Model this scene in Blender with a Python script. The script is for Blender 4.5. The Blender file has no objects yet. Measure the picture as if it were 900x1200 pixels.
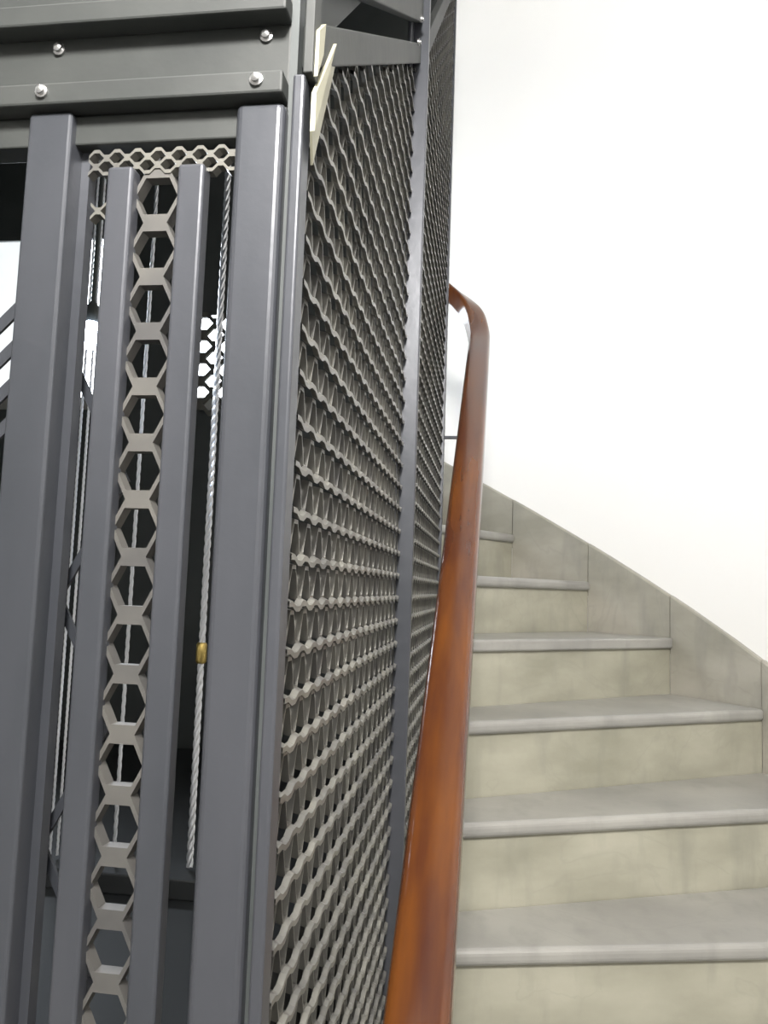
import bpy, math, random
from mathutils import Vector, Matrix
random.seed(4)
R = math.radians
scene = bpy.context.scene
col = scene.collection

# ------------------------------------------------------------------ camera
cam_d = bpy.data.cameras.new('camera')
cam = bpy.data.objects.new('camera', cam_d); col.objects.link(cam)
cam_d.sensor_fit = 'VERTICAL'; cam_d.sensor_height = 36.0
cam_d.lens = 933.0 / 1200.0 * 36.0
cam_d.clip_start = 0.02; cam_d.clip_end = 60
cam.matrix_world = Matrix.Translation((0, 0, 1.51)) @ Matrix.Rotation(R(8.1), 4, 'Z') @ Matrix.Rotation(R(95.45), 4, 'X') @ Matrix.Rotation(R(2.0), 4, 'Z')
scene.camera = cam

# ------------------------------------------------------------------ world, lights, exposure
scene.view_settings.view_transform = 'Standard'
scene.view_settings.look = 'None'
scene.view_settings.gamma = 1.0
scene.view_settings.use_curve_mapping = False
scene.view_settings.exposure = 0.0
w = bpy.data.worlds.new('world'); scene.world = w; w.use_nodes = True
w.node_tree.nodes['Background'].inputs[0].default_value = (0.9, 0.93, 1.0, 1)
w.node_tree.nodes['Background'].inputs[1].default_value = 0.42

def light(name, kind, loc, energy, color, size=0.5, target=None, spot=None):
    d = bpy.data.lights.new(name, kind); d.energy = energy; d.color = color
    if kind == 'AREA': d.shape = 'DISK'; d.size = size
    else: d.shadow_soft_size = size
    if spot: d.spot_size = R(spot); d.spot_blend = 0.4
    o = bpy.data.objects.new(name, d); col.objects.link(o); o.location = loc
    if target is not None:
        o.rotation_euler = (Vector(target) - Vector(loc)).to_track_quat('-Z', 'Y').to_euler()
    return o
light('ceiling_lamp_light', 'AREA', (-0.75, 0.05, 4.30), 40, (1.0, 0.97, 0.93), 0.5, (-0.75, 0.05, 0))
light('wall_lamp_light', 'AREA', (0.06, -0.42, 2.62), 78, (1.0, 0.97, 0.93), 0.28, (0.1, 1.9, 1.5))
light('window_daylight', 'AREA', (-1.85, 3.0, 2.8), 25, (0.82, 0.9, 1.0), 0.8, (-0.7, 0.4, 1.5))

# ------------------------------------------------------------------ materials
def mat(name, base, rough=0.5, metal=0.0, noise=None, bump=None, coat=0.0, emit=None, spec=0.5):
    m = bpy.data.materials.new(name); m.use_nodes = True
    nt = m.node_tree; b = nt.nodes['Principled BSDF']
    b.inputs['Base Color'].default_value = (*base, 1)
    b.inputs['Roughness'].default_value = rough
    b.inputs['Metallic'].default_value = metal
    b.inputs['Specular IOR Level'].default_value = spec
    if coat: b.inputs['Coat Weight'].default_value = coat; b.inputs['Coat Roughness'].default_value = 0.12
    tc = nt.nodes.new('ShaderNodeTexCoord')
    if noise:
        sc, c2, detail, stretch = noise
        mp = nt.nodes.new('ShaderNodeMapping'); mp.inputs['Scale'].default_value = stretch
        nt.links.new(tc.outputs['Object'], mp.inputs[0])
        n = nt.nodes.new('ShaderNodeTexNoise'); n.inputs['Scale'].default_value = sc; n.inputs['Detail'].default_value = detail
        nt.links.new(mp.outputs[0], n.inputs['Vector'])
        r = nt.nodes.new('ShaderNodeValToRGB')
        r.color_ramp.elements[0].position = 0.32; r.color_ramp.elements[0].color = (*base, 1)
        r.color_ramp.elements[1].position = 0.68; r.color_ramp.elements[1].color = (*c2, 1)
        nt.links.new(n.outputs['Fac'], r.inputs[0]); nt.links.new(r.outputs[0], b.inputs['Base Color'])
    if bump:
        n2 = nt.nodes.new('ShaderNodeTexNoise'); n2.inputs['Scale'].default_value = bump[0]; n2.inputs['Detail'].default_value = 4
        nt.links.new(tc.outputs['Object'], n2.inputs['Vector'])
        bp = nt.nodes.new('ShaderNodeBump'); bp.inputs['Strength'].default_value = bump[1]; bp.inputs['Distance'].default_value = 0.002
        nt.links.new(n2.outputs['Fac'], bp.inputs['Height']); nt.links.new(bp.outputs[0], b.inputs['Normal'])
    if emit:
        b.inputs['Emission Color'].default_value = (*emit[0], 1); b.inputs['Emission Strength'].default_value = emit[1]
    return m

def marble(name, c1, c2, vein, rough):
    m = mat(name, c1, rough, noise=(4.0, c2, 6, (1, 1, 2.2)), bump=(60, 0.15))
    nt = m.node_tree; b = nt.nodes['Principled BSDF']
    src = b.inputs['Base Color'].links[0].from_socket
    tc = [n for n in nt.nodes if n.type == 'TEX_COORD'][0]
    n1 = nt.nodes.new('ShaderNodeTexNoise'); n1.inputs['Scale'].default_value = 2.3; n1.inputs['Detail'].default_value = 5
    n1.inputs['Distortion'].default_value = 1.2
    nt.links.new(tc.outputs['Object'], n1.inputs['Vector'])
    mt = nt.nodes.new('ShaderNodeMath'); mt.operation = 'SUBTRACT'; mt.inputs[1].default_value = 0.5
    ab = nt.nodes.new('ShaderNodeMath'); ab.operation = 'ABSOLUTE'
    rp = nt.nodes.new('ShaderNodeMapRange'); rp.inputs[1].default_value = 0.0; rp.inputs[2].default_value = 0.012
    rp.inputs[3].default_value = 0.16; rp.inputs[4].default_value = 0.0
    nt.links.new(n1.outputs['Fac'], mt.inputs[0]); nt.links.new(mt.outputs[0], ab.inputs[0]); nt.links.new(ab.outputs[0], rp.inputs[0])
    # scattered dark stains
    n3 = nt.nodes.new('ShaderNodeTexNoise'); n3.inputs['Scale'].default_value = 9; n3.inputs['Detail'].default_value = 5
    mp3 = nt.nodes.new('ShaderNodeMapping'); mp3.inputs['Scale'].default_value = (2.2, 1.2, .5); nt.links.new(tc.outputs['Object'], mp3.inputs[0]); nt.links.new(mp3.outputs[0], n3.inputs['Vector'])
    r3 = nt.nodes.new('ShaderNodeMapRange'); r3.inputs[1].default_value = 0.52; r3.inputs[2].default_value = 0.78; r3.inputs[4].default_value = 0.55
    nt.links.new(n3.outputs['Fac'], r3.inputs[0])
    mx_ = nt.nodes.new('ShaderNodeMath'); mx_.operation = 'MAXIMUM'
    nt.links.new(rp.outputs[0], mx_.inputs[0]); nt.links.new(r3.outputs[0], mx_.inputs[1])
    mx = nt.nodes.new('ShaderNodeMix'); mx.data_type = 'RGBA'
    nt.links.new(mx_.outputs[0], mx.inputs[0]); nt.links.new(src, mx.inputs[6]); mx.inputs[7].default_value = (*vein, 1)
    nt.links.new(mx.outputs[2], b.inputs['Base Color'])
    return m

M = {}
M['steel'] = mat('dark_painted_steel', (0.042, 0.046, 0.054), 0.36, 0.25, noise=(9, (0.066, 0.069, 0.08), 5, (1, 1, 0.25)), bump=(35, 0.25))
M['header'] = mat('header_painted_steel', (0.018, 0.021, 0.020), 0.6, 0.0, noise=(9, (0.034, 0.037, 0.035), 5, (1, 1, 1)), bump=(35, 0.25))
M['mesh'] = mat('dusty_grey_mesh', (0.115, 0.113, 0.107), 0.36, 0.35, noise=(14, (0.20, 0.195, 0.172), 4, (1, 1, 1)))
M['lattice'] = mat('grey_lattice_steel', (0.075, 0.073, 0.072), 0.5, 0.2, noise=(14, (0.12, 0.115, 0.105), 4, (1, 1, 1)))
M['cream'] = mat('cream_lit_steel', (0.36, 0.35, 0.26), 0.5, noise=(10, (0.28, 0.27, 0.2), 4, (1, 1, 1)))  # brightness of a lit bracket put into the base colour
M['dark'] = mat('blackened_sheet_steel', (0.05, 0.058, 0.058), 0.6, 0.0, noise=(6, (0.07, 0.078, 0.078), 4, (1, 1, 1)))
M['car'] = mat('black_car_steel', (0.012, 0.014, 0.015), 0.6, 0.0)
M['bolt'] = mat('worn_bolt_steel', (0.5, 0.5, 0.5), 0.25, 0.9)
M['cable'] = mat('galvanised_cable', (0.75, 0.77, 0.8), 0.3, 0.75)
M['brass'] = mat('brass', (0.6, 0.45, 0.15), 0.3, 0.9)
M['wood'] = mat('varnished_wood', (0.052, 0.016, 0.008), 0.22, noise=(7, (0.11, 0.036, 0.007), 6, (6, 0.7, 0.7)), coat=0.35, spec=0.3)
M['wall'] = mat('white_plaster', (0.86, 0.85, 0.83), 0.75, noise=(2, (0.88, 0.87, 0.855), 3, (1, 1, 1)), bump=(20, 0.1))
M['tread'] = marble('worn_grey_marble', (0.255, 0.25, 0.235), (0.36, 0.352, 0.325), (0.2, 0.2, 0.185), 0.32)
M['riser'] = marble('cream_marble', (0.28, 0.272, 0.212), (0.41, 0.395, 0.32), (0.23, 0.23, 0.19), 0.45)
M['skirt'] = marble('grey_marble_skirting', (0.28, 0.27, 0.225), (0.40, 0.38, 0.33), (0.2, 0.2, 0.18), 0.4)
M['floor'] = marble('landing_marble', (0.42, 0.41, 0.38), (0.5, 0.49, 0.45), (0.28, 0.28, 0.26), 0.35)
M['day'] = mat('daylit_frosted_glass', (0.9, 0.95, 1.0), 0.3, emit=((0.86, 0.93, 1.0), 9.0))
M['lamp'] = mat('lit_lamp_glass', (1, 1, 1), 0.3, emit=((0.75, 0.85, 1.0), 60.0))
M['opal'] = mat('opal_lamp_glass', (1, 1, 1), 0.3, emit=((1.0, 0.95, 0.85), 4.0))

# ------------------------------------------------------------------ helpers
class MB:
    def __init__(s): s.v = []; s.f = []
    def add(s, vs, fs):
        n = len(s.v); s.v += [tuple(v) for v in vs]; s.f += [tuple(i + n for i in f) for f in fs]; return s
    def box(s, x0, x1, y0, y1, z0, z1):
        vs = [(x, y, z) for z in (z0, z1) for x, y in ((x0, y0), (x1, y0), (x1, y1), (x0, y1))]
        return s.add(vs, [(3, 2, 1, 0), (4, 5, 6, 7), (0, 1, 5, 4), (1, 2, 6, 5), (2, 3, 7, 6), (3, 0, 4, 7)])
    def prism(s, pts, vec):
        """closed polygon pts extruded by vec"""
        n = len(pts); vec = Vector(vec)
        vs = [Vector(p) for p in pts] + [Vector(p) + vec for p in pts]
        return s.add(vs, [tuple(range(n))[::-1], tuple(range(n, 2 * n))] + [(i, (i + 1) % n, n + (i + 1) % n, n + i) for i in range(n)])
    def sweep(s, path, prof, up=(0, 0, 1), closed_ends=True):
        """profile (side, up) swept along path"""
        P = [Vector(p) for p in path]; n = len(P); k = len(prof); vs = []
        for i, p in enumerate(P):
            t = (P[min(i + 1, n - 1)] - P[max(i - 1, 0)]).normalized()
            sd = t.cross(Vector(up)).normalized(); u = sd.cross(t)
            for a, b in prof: vs.append(p + sd * a + u * b)
        fs = [(i * k + j, i * k + (j + 1) % k, (i + 1) * k + (j + 1) % k, (i + 1) * k + j) for i in range(n - 1) for j in range(k)]
        if closed_ends: fs += [tuple(range(k))[::-1], tuple(range((n - 1) * k, n * k))]
        return s.add(vs, fs)
    def tube(s, path, r, k=10, up=(0, 0, 1)):
        return s.sweep(path, [(r * math.cos(2 * math.pi * j / k), r * math.sin(2 * math.pi * j / k)) for j in range(k)], up)
    def lathe(s, c, prof, axis='z', k=20):
        vs = []
        for r_, h in prof:
            for j in range(k):
                a = 2 * math.pi * j / k; x, y = r_ * math.cos(a), r_ * math.sin(a)
                vs.append(Vector(c) + {'z': Vector((x, y, h)), 'y': Vector((x, h, y)), 'x': Vector((h, x, y))}[axis])
        n = len(prof)
        return s.add(vs, [(i * k + j, i * k + (j + 1) % k, (i + 1) * k + (j + 1) % k, (i + 1) * k + j) for i in range(n - 1) for j in range(k)]
                     + [tuple(range(k))[::-1], tuple(range((n - 1) * k, n * k))])
    def build(s, name, m, parent=None, bevel=0, smooth=False, seg=2):
        me = bpy.data.meshes.new(name); me.from_pydata(s.v, [], s.f); me.update()
        import bmesh
        if len(s.f) < 20000:
            b = bmesh.new(); b.from_mesh(me); bmesh.ops.recalc_face_normals(b, faces=b.faces); b.to_mesh(me); b.free()
        me.materials.append(m)
        if smooth:
            for p in me.polygons: p.use_smooth = True
            me.set_sharp_from_angle(angle=R(40))
        o = bpy.data.objects.new(name, me); col.objects.link(o)
        if parent:
            o.parent = parent; o.matrix_parent_inverse = Matrix.Translation(-Vector(parent.location))
        if bevel:
            bv = o.modifiers.new('bevel', 'BEVEL'); bv.width = bevel; bv.segments = seg; bv.limit_method = 'ANGLE'; bv.harden_normals = False
        return o

def tag(o, label=None, cat=None, group=None, kind=None):
    if label: o['label'] = label
    if cat: o['category'] = cat
    if group: o['group'] = group
    if kind: o['kind'] = kind
    return o
def empty(name, loc, label=None, cat=None, group=None, kind=None):
    o = bpy.data.objects.new(name, None); col.objects.link(o); o.location = loc; o.empty_display_size = 0.1
    return tag(o, label, cat, group, kind)

def waves(mb, org, u, nrm, L, zb, ztop, s_, period, t, depth, phase=0.0, flat=0.26, lean=0.0, alt=False):
    """expanded-metal mesh: stacked zigzag strips that touch at their nodes.
    org: corner (z ignored), u: direction along the panel, nrm: direction of the strip depth, ztop(uu): clip"""
    u = Vector(u); nrm = Vector(nrm); a_ = (s_ - t) / 2; n = 0; z = zb
    zmax = max(ztop(0), ztop(L))
    pts = []
    q = period / 4; k = int(L / period) + 3
    base = []
    for j in range(-1, k):
        c = (j + phase) * period
        base += [(c - flat / 2 * period, 1), (c + flat / 2 * period, 1), (c + period / 2 - flat / 2 * period, -1), (c + period / 2 + flat / 2 * period, -1)]
    while z < zmax:
        sg = 1 if n % 2 else -1
        dep, le = (depth * (.62 if alt else 1), lean) if (not alt or n % 2) else (depth * .8, -0.2)
        odd = alt and n % 2
        a = a_ if not alt else a_ * (.28 if odd else 1.72)
        off = .0055 if odd else 0
        prev = None
        for uu, e in base:
            if uu < 0 or uu > L or z > ztop(uu) - 0.004: prev = None; continue
            p = Vector((org[0], org[1], 0)) + u * uu; zz = z + sg * e * a
            i = len(mb.v)
            for dn in (-dep / 2, dep / 2):
                for dz in (-t / 2, t / 2):
                    v = p + nrm * (dn + off); mb.v.append((v.x, v.y, zz + (dz * 1.25 if odd else dz) + dn * le))
            if prev is not None:
                j0 = prev
                mb.f += [(j0, i, i + 1, j0 + 1), (j0 + 2, j0 + 3, i + 3, i + 2), (j0 + 1, i + 1, i + 3, j0 + 3), (j0, j0 + 2, i + 2, i)]
            prev = i
        z += s_; n += 1
    return mb

# ------------------------------------------------------------------ stair geometry
CX, CY, RW = -1.061, 1.268, 2.159
A0, DA, Z0, RISE, OVER = 14.86, 8.718, 0.861, 0.174, 0.015
FLOOR = Z0 - 5 * RISE
SX0, SX1, SY0, SY1 = -1.96, -0.16, 0.58, 2.31           # shaft footprint
def ray_rect(a, off=0.012):
    c, s = math.cos(a), math.sin(a); ts = []
    if c > 1e-6: ts.append((SX1 + off - CX) / c)
    if c < -1e-6: ts.append((SX0 - off - CX) / c)
    if s > 1e-6: ts.append((SY1 + off - CY) / s)
    if s < -1e-6: ts.append((SY0 - off - CY) / s)
    return min(ts)
def pt(a, r_): return (CX + r_ * math.cos(a), CY + r_ * math.sin(a))
def sector(a0, a1, rout, n, over=0.0, off=0.012):
    """outline between the shaft and the round wall; the edge at a0 pushed forward by over"""
    nx, ny = math.sin(a0) * over, -math.cos(a0) * over
    ins, out = [], []
    angs = [a0 + (a1 - a0) * i / n for i in range(n + 1)]
    corner = [math.atan2(y - CY, x - CX) for x, y in ((SX1 + off, SY1 + off), (SX0 - off, SY1 + off), (SX0 - off, SY0 - off), (SX1 + off, SY0 - off))]
    allin = sorted(angs + [c + k * 2 * math.pi for c in corner for k in (-1, 0, 1) if a0 < c + k * 2 * math.pi < a1])
    for a in allin: ins.append(pt(a, ray_rect(a, off)))
    for a in angs: out.append(pt(a, rout))
    if over:
        ins[0] = (max(ins[0][0] + nx, SX1 + off) if a0 < R(50) else ins[0][0] + nx, ins[0][1] + ny); 
        o0 = (out[0][0] + nx, out[0][1] + ny); d = math.hypot(o0[0] - CX, o0[1] - CY)
        out[0] = (CX + (o0[0] - CX) * rout / d, CY + (o0[1] - CY) * rout / d)
    return ins + out[::-1]
def slab(mb, poly, z0, z1): return mb.prism([(x, y, z0) for x, y in poly], (0, 0, z1 - z0))

# ------------------------------------------------------------------ the setting
n = 64
def ring(a0, a1, r0, r1, z0, z1, n=48):
    mb = MB(); vs = []
    for i in range(n + 1):
        a = a0 + (a1 - a0) * i / n
        for r_, z in ((r0, z0), (r1, z0), (r1, z1), (r0, z1)):
            x, y = pt(a, r_); vs.append((x, y, z))
    fs = [(i * 4 + j, i * 4 + (j + 1) % 4, (i + 1) * 4 + (j + 1) % 4, (i + 1) * 4 + j) for i in range(n) for j in range(4)]
    fs += [(0, 1, 2, 3), (n * 4 + 3, n * 4 + 2, n * 4 + 1, n * 4)]
    return mb.add(vs, fs)
CEIL = 4.4
tag(ring(R(-25), R(180), RW, RW + 0.12, FLOOR - 0.1, CEIL).build('wall_right', M['wall'], smooth=True), kind='structure', label='white curved plaster wall around the staircase')
tag(ring(R(180), R(335), RW, RW + 0.12, FLOOR - 0.1, CEIL).build('wall_front', M['wall'], smooth=True), kind='structure', label='white curved plaster wall behind the landing')
fl = MB(); slab(fl, [pt(2 * math.pi * i / n, RW + 0.12) for i in range(n)], FLOOR - 0.12, FLOOR)
tag(fl.build('floor', M['floor']), kind='structure', label='pale marble landing floor')
cl = MB(); slab(cl, [pt(2 * math.pi * i / n, RW + 0.12) for i in range(n)], CEIL, CEIL + 0.1)
tag(cl.build('ceiling', M['wall']), kind='structure', label='white ceiling')
KTOP = 7
up = MB(); slab(up, sector(R(A0 + DA * KTOP), R(185), RW - 0.002, 24), Z0 + RISE * KTOP - 0.16, Z0 + RISE * KTOP)
tag(up.build('floor_upper', M['floor']), kind='structure', label='upper landing slab of the stair')

# window high on the curved wall behind the shaft
win = empty('window_1', (-1.7, 3.33, 2.1), kind='structure', label='bright frosted window behind the elevator shaft')
fr = MB()
WX0, WX1, WZ0, WZ1, WY = -2.28, -1.0, 2.1, 3.25, 3.16
for x0, x1, z0, z1 in ((WX0 - .05, WX1 + .05, WZ0 - .05, WZ0), (WX0 - .05, WX1 + .05, WZ1, WZ1 + .05), (WX0 - .05, WX0, WZ0, WZ1), (WX1, WX1 + .05, WZ0, WZ1)):
    fr.box(x0, x1, WY - .03, WY + .03, z0, z1)
fr.build('window_frame', M['wall'], win, bevel=0.004)['kind'] = 'structure'
pn = MB(); pn.box(WX0, WX1, WY - .004, WY + .004, WZ0, WZ1)
pn.build('pane', M['day'], win)['kind'] = 'structure'

# skirting: one marble slab per step
sk = empty('trim_1', (*pt(R(A0), RW - .01), Z0), kind='structure', label='grey marble skirting climbing the curved wall')
for k in range(-4, KTOP):
    a0, a1 = R(A0 + DA * k), R(A0 + DA * (k + 1)); g = R(0.05); mb = MB(); vs = []; N = 8
    for i in range(N + 1):
        a = a0 + g + (a1 - a0 - 2 * g) * i / N; zt = Z0 + RISE * (k + i / N) + 0.135; zb = Z0 + RISE * k - 0.05
        for r_, z in ((RW - .016, zb), (RW, zb), (RW, zt), (RW - .012, zt), (RW - .016, zt - .006)):
            x, y = pt(a, r_); vs.append((x, y, z))
    fs = [(i * 5 + j, i * 5 + (j + 1) % 5, (i + 1) * 5 + (j + 1) % 5, (i + 1) * 5 + j) for i in range(N) for j in range(5)]
    fs += [tuple(range(5)), tuple(range(N * 5, N * 5 + 5))[::-1]]
    mb.add(vs, fs); s_ = mb.build('skirting_slab', M['skirt'], sk); s_['kind'] = 'structure'

# ------------------------------------------------------------------ staircase
st = empty('marble_staircase', (*pt(R(A0), 1.4), FLOOR), 'worn cream marble winding staircase climbing left around the elevator shaft', 'staircase')
for k in range(-4, KTOP + 1):
    a0, a1 = R(A0 + DA * k), R(A0 + DA * (k + 1)); zt = Z0 + RISE * k
    body = MB()
    zb = max(FLOOR, zt - RISE - 0.12)
    if k == KTOP: a1 = a0 + R(1.2)
    slab(body, sector(a0, a1 + (R(1.5) if k < KTOP else 0), RW - 0.0155, 8), zb if k < KTOP else zt - RISE, zt - 0.032)
    b = body.build('step', M['riser'], st)
    tr = MB(); slab(tr, sector(a0, a1, RW - 0.0185, 6, over=OVER), zt - 0.032, zt)
    t = tr.build('tread', M['tread'], None, bevel=0.012, seg=4); t.parent = b; t.matrix_parent_inverse = b.matrix_world.inverted()
    t.matrix_parent_inverse = Matrix.Identity(4)
    t['label'] = 'greyer worn tread slab with rounded nosing'

# ------------------------------------------------------------------ elevator shaft cage
cage = empty('elevator_shaft_cage', (SX1, SY0, FLOOR), 'dark grey steel elevator shaft cage with expanded mesh sides beside the stairs', 'elevator shaft')
TOP = 3.95
# front corner post: flat face, rounded ridge, groove, outer angle
mb = MB(); mb.box(-.214, -.1735, .58, .612, FLOOR, 1.893); mb.build('corner_post', M['steel'], cage, bevel=0.006, seg=4)
mb = MB(); mb.box(-.21, -.1745, .607, .632, 1.893, TOP); mb.build('corner_post', M['steel'], cage, bevel=0.003)
mb = MB(); mb.box(-.1745, -.168, .592, .608, FLOOR, TOP); mb.build('groove_strip', M['dark'], cage)
mb = MB(); mb.box(-.168, -.158, .580, .604, FLOOR, 1.915); mb.build('edge_angle', M['steel'], cage, bevel=0.0025, seg=3)
# left front post and its set-back lip
def front_post(x0):
    mb = MB(); mb.box(x0, x0 + .0385, .58, .612, FLOOR, 1.893); o = mb.build('front_post', M['steel'], cage, bevel=0.003, seg=3)
    mb = MB(); mb.box(x0 + .0385, x0 + .046, .600, .612, FLOOR, 1.893); mb.build('post_lip', M['steel'], o).matrix_parent_inverse = o.matrix_world.inverted()
for x0 in (-.3925, -1.0, -1.5): front_post(x0)
# header over the landing opening: a channel with two flanges, plates and bolts
hx0, hx1 = -1.93, -.174
mb = MB(); mb.box(hx0, hx1, .588, .612, 1.868, 1.893); mb.build('header_plate', M['header'], cage, bevel=0.0015)
mb = MB(); mb.box(hx0, hx1, .592, .606, 1.893, 2.12)
mb.box(hx0, hx1, .572, .592, 1.895, 1.914); mb.box(hx0, hx1, .572, .592, 1.965, 1.984); h = mb.build('header_channel', M['header'], cage, bevel=0.002)
for bx in (-.377, -.195, -.56, -.75):
    for bz, by in ((1.9565, .592), (1.9055, .572)):
        mb = MB(); mb.lathe((bx, by, bz), [(.0055, .001), (.0055, -.002), (.0036, -.0025), (.0036, -.005), (.002, -.0062)], 'y', 12)
        b = mb.build('bolt', M['bolt'], cage, smooth=True)
# side frame: mid bar, end post, front corner up high
SXI = -.160
mb = MB(); mb.box(-.172, -.1385, 1.335, 1.352, FLOOR + .87 - .1, TOP); mb.box(-.172, -.166, 1.30, 1.40, FLOOR + .77, TOP)
mb.build('mid_bar', M['steel'], cage, bevel=0.002)
mb = MB(); mb.box(-.185, -.156, 2.285, 2.31, FLOOR + .9, TOP); mb.build('end_post', M['steel'], cage, bevel=0.002)
for x0, x1, y0, y1 in ((SX0, SX0 + .04, .58, .612), (SX0, SX0 + .04, 2.27, 2.31)):
    mb = MB(); mb.box(x0, x1, y0, y1, FLOOR, TOP); mb.build('corner_post', M['steel'], cage, bevel=0.003)
def slope_bar(name, y0, z0, y1, z1, h, x0, x1, m=M['header']):
    mb = MB(); mb.prism([(x0, y0, z0), (x0, y1, z1), (x0, y1, z1 + h), (x0, y0, z0 + h)], (x1 - x0, 0, 0))
    return mb.build(name, m, cage, bevel=0.0015)
g1 = .70
def band(y): return 1.968 + (y - .65) * g1
slope_bar('slanted_rail', .604, band(.604), 1.335, band(1.335), .038, -.168, -.152)
slope_bar('slanted_rail', .604, band(.604) + .078, 1.335, band(1.335) + .078, .05, -.168, -.150)
slope_bar('slanted_rail', 1.352, 2.44, 2.285, 2.44 + .933 * 1.0, .05, -.168, -.152)
# gusset plates in the top corner; the cream stands for light on them
mb = MB(); mb.prism([(-.153, .5835, 1.900), (-.153, .648, 1.988), (-.153, .5835, 1.868)], (.004, 0, 0))
mb.prism([(-.153, .5835, 1.868), (-.153, .648, 1.988), (-.156, .672, 1.99), (-.156, .602, 1.85)], (.002, 0, 0))
g = mb.build('gusset_plate', M['cream'], cage); g['label'] = 'top corner gusset, coloured cream for the light on it'
mb = MB(); mb.prism([(-.153, .586, 1.955), (-.153, .606, 1.975), (-.153, .602, 1.945), (-.153, .585, 1.915)], (.004, 0, 0))
g = mb.build('gusset_plate', M['cream'], cage); g['label'] = 'top corner gusset, coloured cream for the light on it'
mb = MB(); mb.prism([(-.166, 1.36, 2.40), (-.166, 1.36, 2.60), (-.166, 1.60, 2.69)], (.006, 0, 0))
mb.build('gusset_plate', M['header'], cage)
mb = MB(); mb.box(-.16, -.152, .5795, .60, 1.915, TOP); mb.build('edge_angle', M['header'], cage, bevel=.001)
for (by, bz) in ((.60, 2.04), (1.30, 2.505), (1.27, 2.44)):
    mb = MB(); mb.lathe((-.150, by, bz), [(.0055, -.001), (.0055, .002), (.0036, .0025), (.0036, .005)], 'x', 12)
    mb.build('bolt', M['bolt'], cage, smooth=True)
# side mesh panels
sp = .01875
mb = waves(MB(), (-.168, .606), (0, 1, 0), (1, 0, 0), 1.335 - .606, .80, lambda uu: band(.606 + uu) + .004, sp, .045, .0036, .0085, 0.3, lean=-.45, alt=True)
mb.build('mesh_panel', M['mesh'], cage)
mb = waves(MB(), (-.168, 1.36), (0, 1, 0), (1, 0, 0), 2.285 - 1.36, .80, lambda uu: 2.45 + uu * 1.0, sp, .045, .0036, .0085, 0.1, lean=-.45, alt=True)
mb.build('mesh_panel', M['mesh'], cage)
# low kick plates and sheet sides that close the shaft
mb = MB(); mb.box(-.172, -.16, .604, 2.30, FLOOR, .80); mb.build('kick_plate', M['steel'], cage)
mb = MB(); mb.box(SX0, SX0 + .006, .612, 2.27, FLOOR, TOP); mb.build('side_sheet', M['dark'], cage)
mb = MB()
mb.box(SX0 + .04, -.185, 2.285, 2.295, FLOOR, 2.03); mb.box(SX0 + .04, -.185, 2.285, 2.295, 2.585, TOP)
mb.box(-1.225, -.955, 2.284, 2.296, 2.03, 2.585); mb.box(-.835, -.185, 2.284, 2.296, 2.03, 2.585); mb.box(-.955, -.835, 2.285, 2.295, 2.33, 2.585)
mb.build('rear_sheet', M['dark'], cage)
mb = waves(MB(), (-.955, 2.285), (1, 0, 0), (0, 1, 0), .12, 2.03, lambda uu: 2.33, .036, .075, .017, .012, 0.2)
mb.build('rear_mesh_panel', M['mesh'], cage)
mb = MB(); mb.box(SX0 + .006, -.172, .612, 2.285, TOP - .02, TOP); mb.build('top_sheet', M['dark'], cage)
mb = MB(); mb.box(SX0 + .04, -.214, .596, .606, 2.12, TOP - .02); mb.build('front_sheet', M['dark'], cage)
mb = MB()
mb.prism([(-.18, .612, band(.612) + .0), (-.18, 2.285, band(2.285) + .5), (-.18, 2.285, TOP - .02), (-.18, .612, TOP - .02)], (.004, 0, 0))
mb.build('upper_side_sheet', M['dark'], cage)

# ------------------------------------------------------------------ landing gate in the opening
gate = empty('elevator_gate', (-.29, .6, FLOOR), 'dark steel elevator landing gate of upright bars with honeycomb lattice between', 'gate')
for x0, x1 in ((-.321, -.2985), (-.2605, -.238)):
    mb = MB(); mb.box(x0, x1, .582, .598, FLOOR + .01, 1.845); mb.build('gate_bar', M['steel'], gate, bevel=0.003, seg=3)
for x0 in (-.88, -.80, -.72, -.62, -.52):
    mb = MB(); mb.box(x0, x0 + .024, .582, .598, FLOOR + .01, 1.845); mb.build('gate_bar', M['steel'], gate, bevel=0.003)
mb = waves(MB(), (-.3095, .598), (1, 0, 0), (0, 1, 0), .06, FLOOR + .02 + .00365, lambda uu: 1.86, .02275, .056, .0072, .012, 0.0, flat=.36)
mb.build('honeycomb_lattice', M['lattice'], gate)
mb = waves(MB(), (-.345, .596), (1, 0, 0), (0, 1, 0), .135, 1.846, lambda uu: 1.868, .0075, .018, .003, .010, 0.0)
mb.build('top_lattice_row', M['mesh'], gate)
mb = waves(MB(), (-.345, .604), (1, 0, 0), (0, 1, 0), .024, 1.812, lambda uu: 1.83, .0075, .018, .003, .010, 0.0)
mb.build('top_lattice_row', M['mesh'], gate)
def strap(x0, z0, x1, z1, y, wd=.007, name='lattice_strap', m=None):
    d = Vector((x1 - x0, 0, z1 - z0)).normalized(); p = Vector((-d.z, 0, d.x)) * wd / 2; mb = MB()
    A, B = Vector((x0, y, z0)), Vector((x1, y, z1))
    mb.prism([A - p, B - p, B + p, A + p], (0, .003, 0)); return mb.build(name, m or M['steel'], gate)
z = FLOOR + .1
while z < 1.56:
    strap(-.365, z, -.312, z + .10, .628); strap(-.365, z + .20, -.312, z + .10, .632); z += .20
for i in range(7): strap(-.46, 1.60 + i * .034, -.39, 1.67 + i * .034, .625, .010) if i < 4 else None

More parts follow.
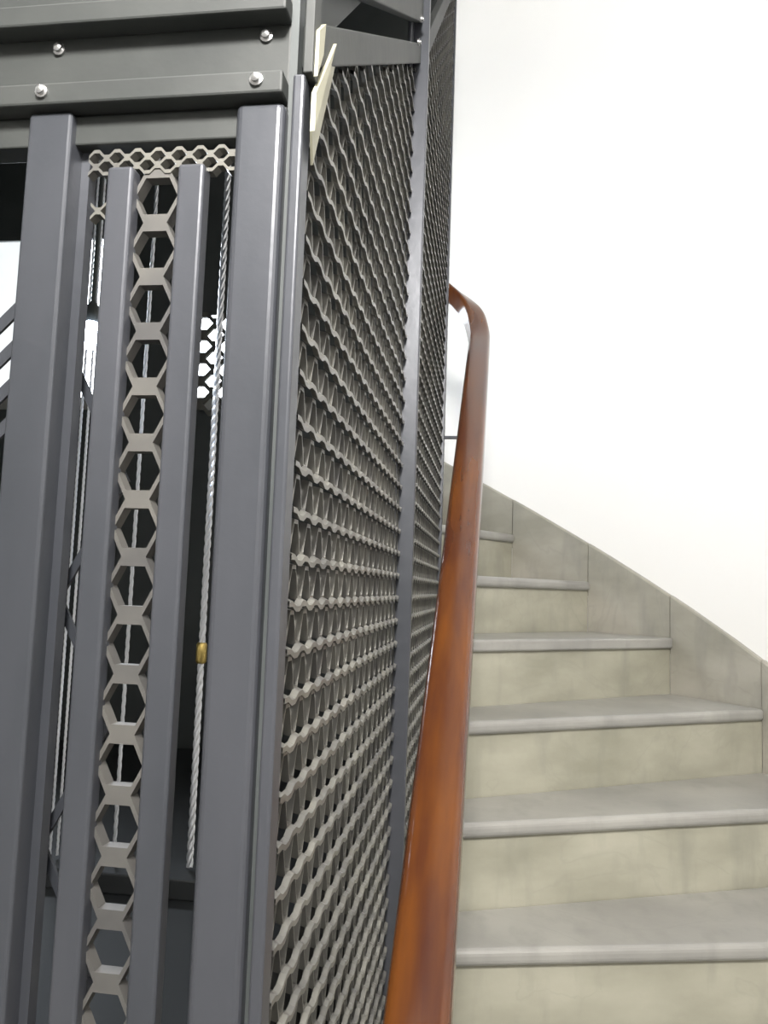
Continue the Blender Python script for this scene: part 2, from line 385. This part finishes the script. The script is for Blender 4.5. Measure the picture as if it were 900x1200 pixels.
# ------------------------------------------------------------------ elevator car, low in the shaft
car = empty('elevator_car', (-1.05, 1.45, FLOOR + .1), 'black elevator car waiting low inside the shaft below the cables', 'elevator car')
mb = MB(); mb.box(-1.75, -.30, .80, 2.15, FLOOR + .1, 1.02); mb.build('car_body', M['car'], car, bevel=.004)
mb = MB(); mb.box(-1.78, -.27, .78, 2.18, 1.02, 1.045); mb.build('car_roof', M['car'], car, bevel=.004)
mb = MB(); mb.box(-1.4, -.35, 1.16, 1.24, 1.045, 1.075); mb.build('crosshead', M['car'], car, bevel=.003)

def cable(x, y, z0, z1, r_, label, lay=.05, group=None):
    o = MB()
    for s3 in range(3):
        path = []; N = int((z1 - z0) / (lay / 10))
        for i in range(N + 1):
            z = z0 + (z1 - z0) * i / N; a = 2 * math.pi * ((z / lay) + s3 / 3)
            path.append((x + r_ * .5 * math.cos(a), y + r_ * .5 * math.sin(a), z))
        o.tube(path, r_ * .56, 6, up=(0, 1, 0))
    ob = o.build('hoist_cable', M['cable'], smooth=True)
    return tag(ob, label, 'cable', group)
cable(-.449, 1.2, 1.08, TOP - .022, .0052, 'bright twisted steel hoist cable between the honeycomb gate bars and the corner post')
mb = MB(); mb.lathe((-.449, 1.2, 1.40), [(.0065, -.016), (.0085, -.013), (.0085, .013), (.0065, .016)], 'z', 12)
fe = mb.build('cable_ferrule', M['brass'], smooth=True); fe.parent = [o for o in bpy.data.objects if o.name.startswith('hoist_cable')][0]; fe['label'] = 'small brass ferrule'
cable(-.571, 1.2, 1.08, TOP - .022, .0032, 'twisted steel hoist cable seen through the honeycomb holes of the gate')
cable(-.676, 1.2, 1.08, TOP - .02, .0022, 'thin steel cable left of the honeycomb gate, the left of a close pair', .03, 'thin cables left of the gate')
cable(-.664, 1.2, 1.08, TOP - .02, .0022, 'thin steel cable left of the honeycomb gate, the right of a close pair', .03, 'thin cables left of the gate')

# the bulb glowing behind the gate
bl = empty('bare_bulb', (-.60, 1.07, 1.83), 'glaring white bare bulb glimpsed between the front post and the left gate bar', 'light bulb')
bl.location = (-.556, 1.0, 1.842)
bm_ = MB(); bm_.lathe((-.558, 1.0, 1.838), [(.001, -.017), (.010, -.014), (.016, -.006), (.017, .002), (.014, .010), (.009, .017), (.008, .022)], 'z', 20)
bm_.build('bulb_glass', M['lamp'], bl, smooth=True)
bm_ = MB(); bm_.lathe((-.558, 1.0, 1.86), [(.009, 0), (.010, .004), (.010, .02), (.006, .026), (.003, .03)], 'z', 16)
bm_.build('bulb_socket', M['dark'], bl, smooth=True)
bm_ = MB(); bm_.tube([(-.558, 1.0, 1.885), (-.558, 1.0, TOP - .02)], .003, 8, up=(0, 1, 0)); bm_.build('cord', M['dark'], bl, smooth=True)

# ------------------------------------------------------------------ handrail
hr = empty('stair_handrail', (-.06, .62, 1.02), 'varnished reddish brown wooden handrail curving up along the mesh shaft side', 'handrail')
ctrl = [(-.06, .60, 1.012), (-.06, .752, 1.123), (-.06, 2.20, 2.183), (-.064, 2.30, 2.262), (-.094, 2.39, 2.365), (-.17, 2.435, 2.445), (-.40, 2.435, 2.59), (-.75, 2.435, 2.86), (-.85, 2.435, 2.91), (-1.9, 2.435, 2.93)]
def catmull(P, n=8):
    P = [Vector(p) for p in P]; out = []
    for i in range(len(P) - 1):
        p0, p1, p2, p3 = P[max(i - 1, 0)], P[i], P[i + 1], P[min(i + 2, len(P) - 1)]
        # chord-scaled tangents
        d = (p2 - p1).length
        m1 = (p2 - p0) / max((p2 - p1).length + (p1 - p0).length, 1e-6) * d if i else (p2 - p1)
        m2 = (p3 - p1) / max((p3 - p2).length + (p2 - p1).length, 1e-6) * d if i < len(P) - 2 else (p2 - p1)
        for k in range(n):
            t = k / n
            out.append(p1 * (2*t**3 - 3*t*t + 1) + m1 * (t**3 - 2*t*t + t) + p2 * (-2*t**3 + 3*t*t) + m2 * (t**3 - t*t))
    return out + [P[-1]]
prof = []
W2, H2, rc = .030, .024, .011
for cx_, cy_, a0 in ((W2 - rc, H2 - rc, 0), (-W2 + rc, H2 - rc, 90), (-W2 + .006, -H2 + .006, 180), (W2 - .006, -H2 + .006, 270)):
    rr = rc if cy_ > 0 else .006
    for i in range(5): prof.append((cx_ + rr * math.cos(R(a0 + i * 22.5)), cy_ + rr * math.sin(R(a0 + i * 22.5))))
mb = MB(); mb.sweep(catmull(ctrl), prof); mb.build('rail', M['wood'], hr, smooth=True)
for by in (.80, 2.297):
    zr = 1.123 + (by - .752) * .732
    mb = MB(); mb.tube([(-.158, by, zr - .30), (-.07, by, zr - .30), (-.062, by, zr - .293), (-.06, by, zr - .28), (-.06, by, zr - .02)], .005, 10, up=(0, 1, 0))
    mb.build('bracket', M['steel'], hr, smooth=True)

# round ceiling lamps over the stair (above the frame)
for i, (x, y, lb) in enumerate(((-.75, .05, 'round opal ceiling lamp over the landing'),)):
    lp = empty('ceiling_lamp', (x, y, CEIL), lb, 'ceiling lamp')
    mb = MB(); mb.lathe((x, y, CEIL), [(.28, 0), (.28, -.03), (.26, -.035)], 'z', 32); mb.build('lamp_base', M['wall'], lp)
    mb = MB(); mb.lathe((x, y, CEIL), [(.25, -.035), (.25, -.05), (.22, -.068), (.001, -.07)], 'z', 32); mb.build('diffuser', M['opal'], lp, smooth=True)

# lamp on the wall behind the camera
lp = empty('wall_lamp', (.06, -.64, 2.62), 'round opal lamp on the plaster wall above the landing', 'wall lamp')
ax = Vector((-.504, .864, 0)).normalized(); c0 = Vector((CX, CY, 0)) - ax * (RW - .001); c0.z = 2.62
def disc(prof, name, m):
    sd = ax.cross(Vector((0, 0, 1))); vs = []; k = 28
    for r_, h in prof:
        for j in range(k):
            a = 2 * math.pi * j / k; vs.append(c0 + ax * h + sd * r_ * math.cos(a) + Vector((0, 0, 1)) * r_ * math.sin(a))
    n_ = len(prof); mb = MB()
    mb.add(vs, [(i * k + j, i * k + (j + 1) % k, (i + 1) * k + (j + 1) % k, (i + 1) * k + j) for i in range(n_ - 1) for j in range(k)] + [tuple(range(k))[::-1], tuple(range((n_ - 1) * k, n_ * k))])
    mb.build(name, m, lp, smooth=True)
disc([(.16, 0), (.16, .03), (.145, .035)], 'lamp_base', M['wall'])
disc([(.14, .035), (.14, .06), (.10, .085), (.001, .09)], 'diffuser', M['opal'])
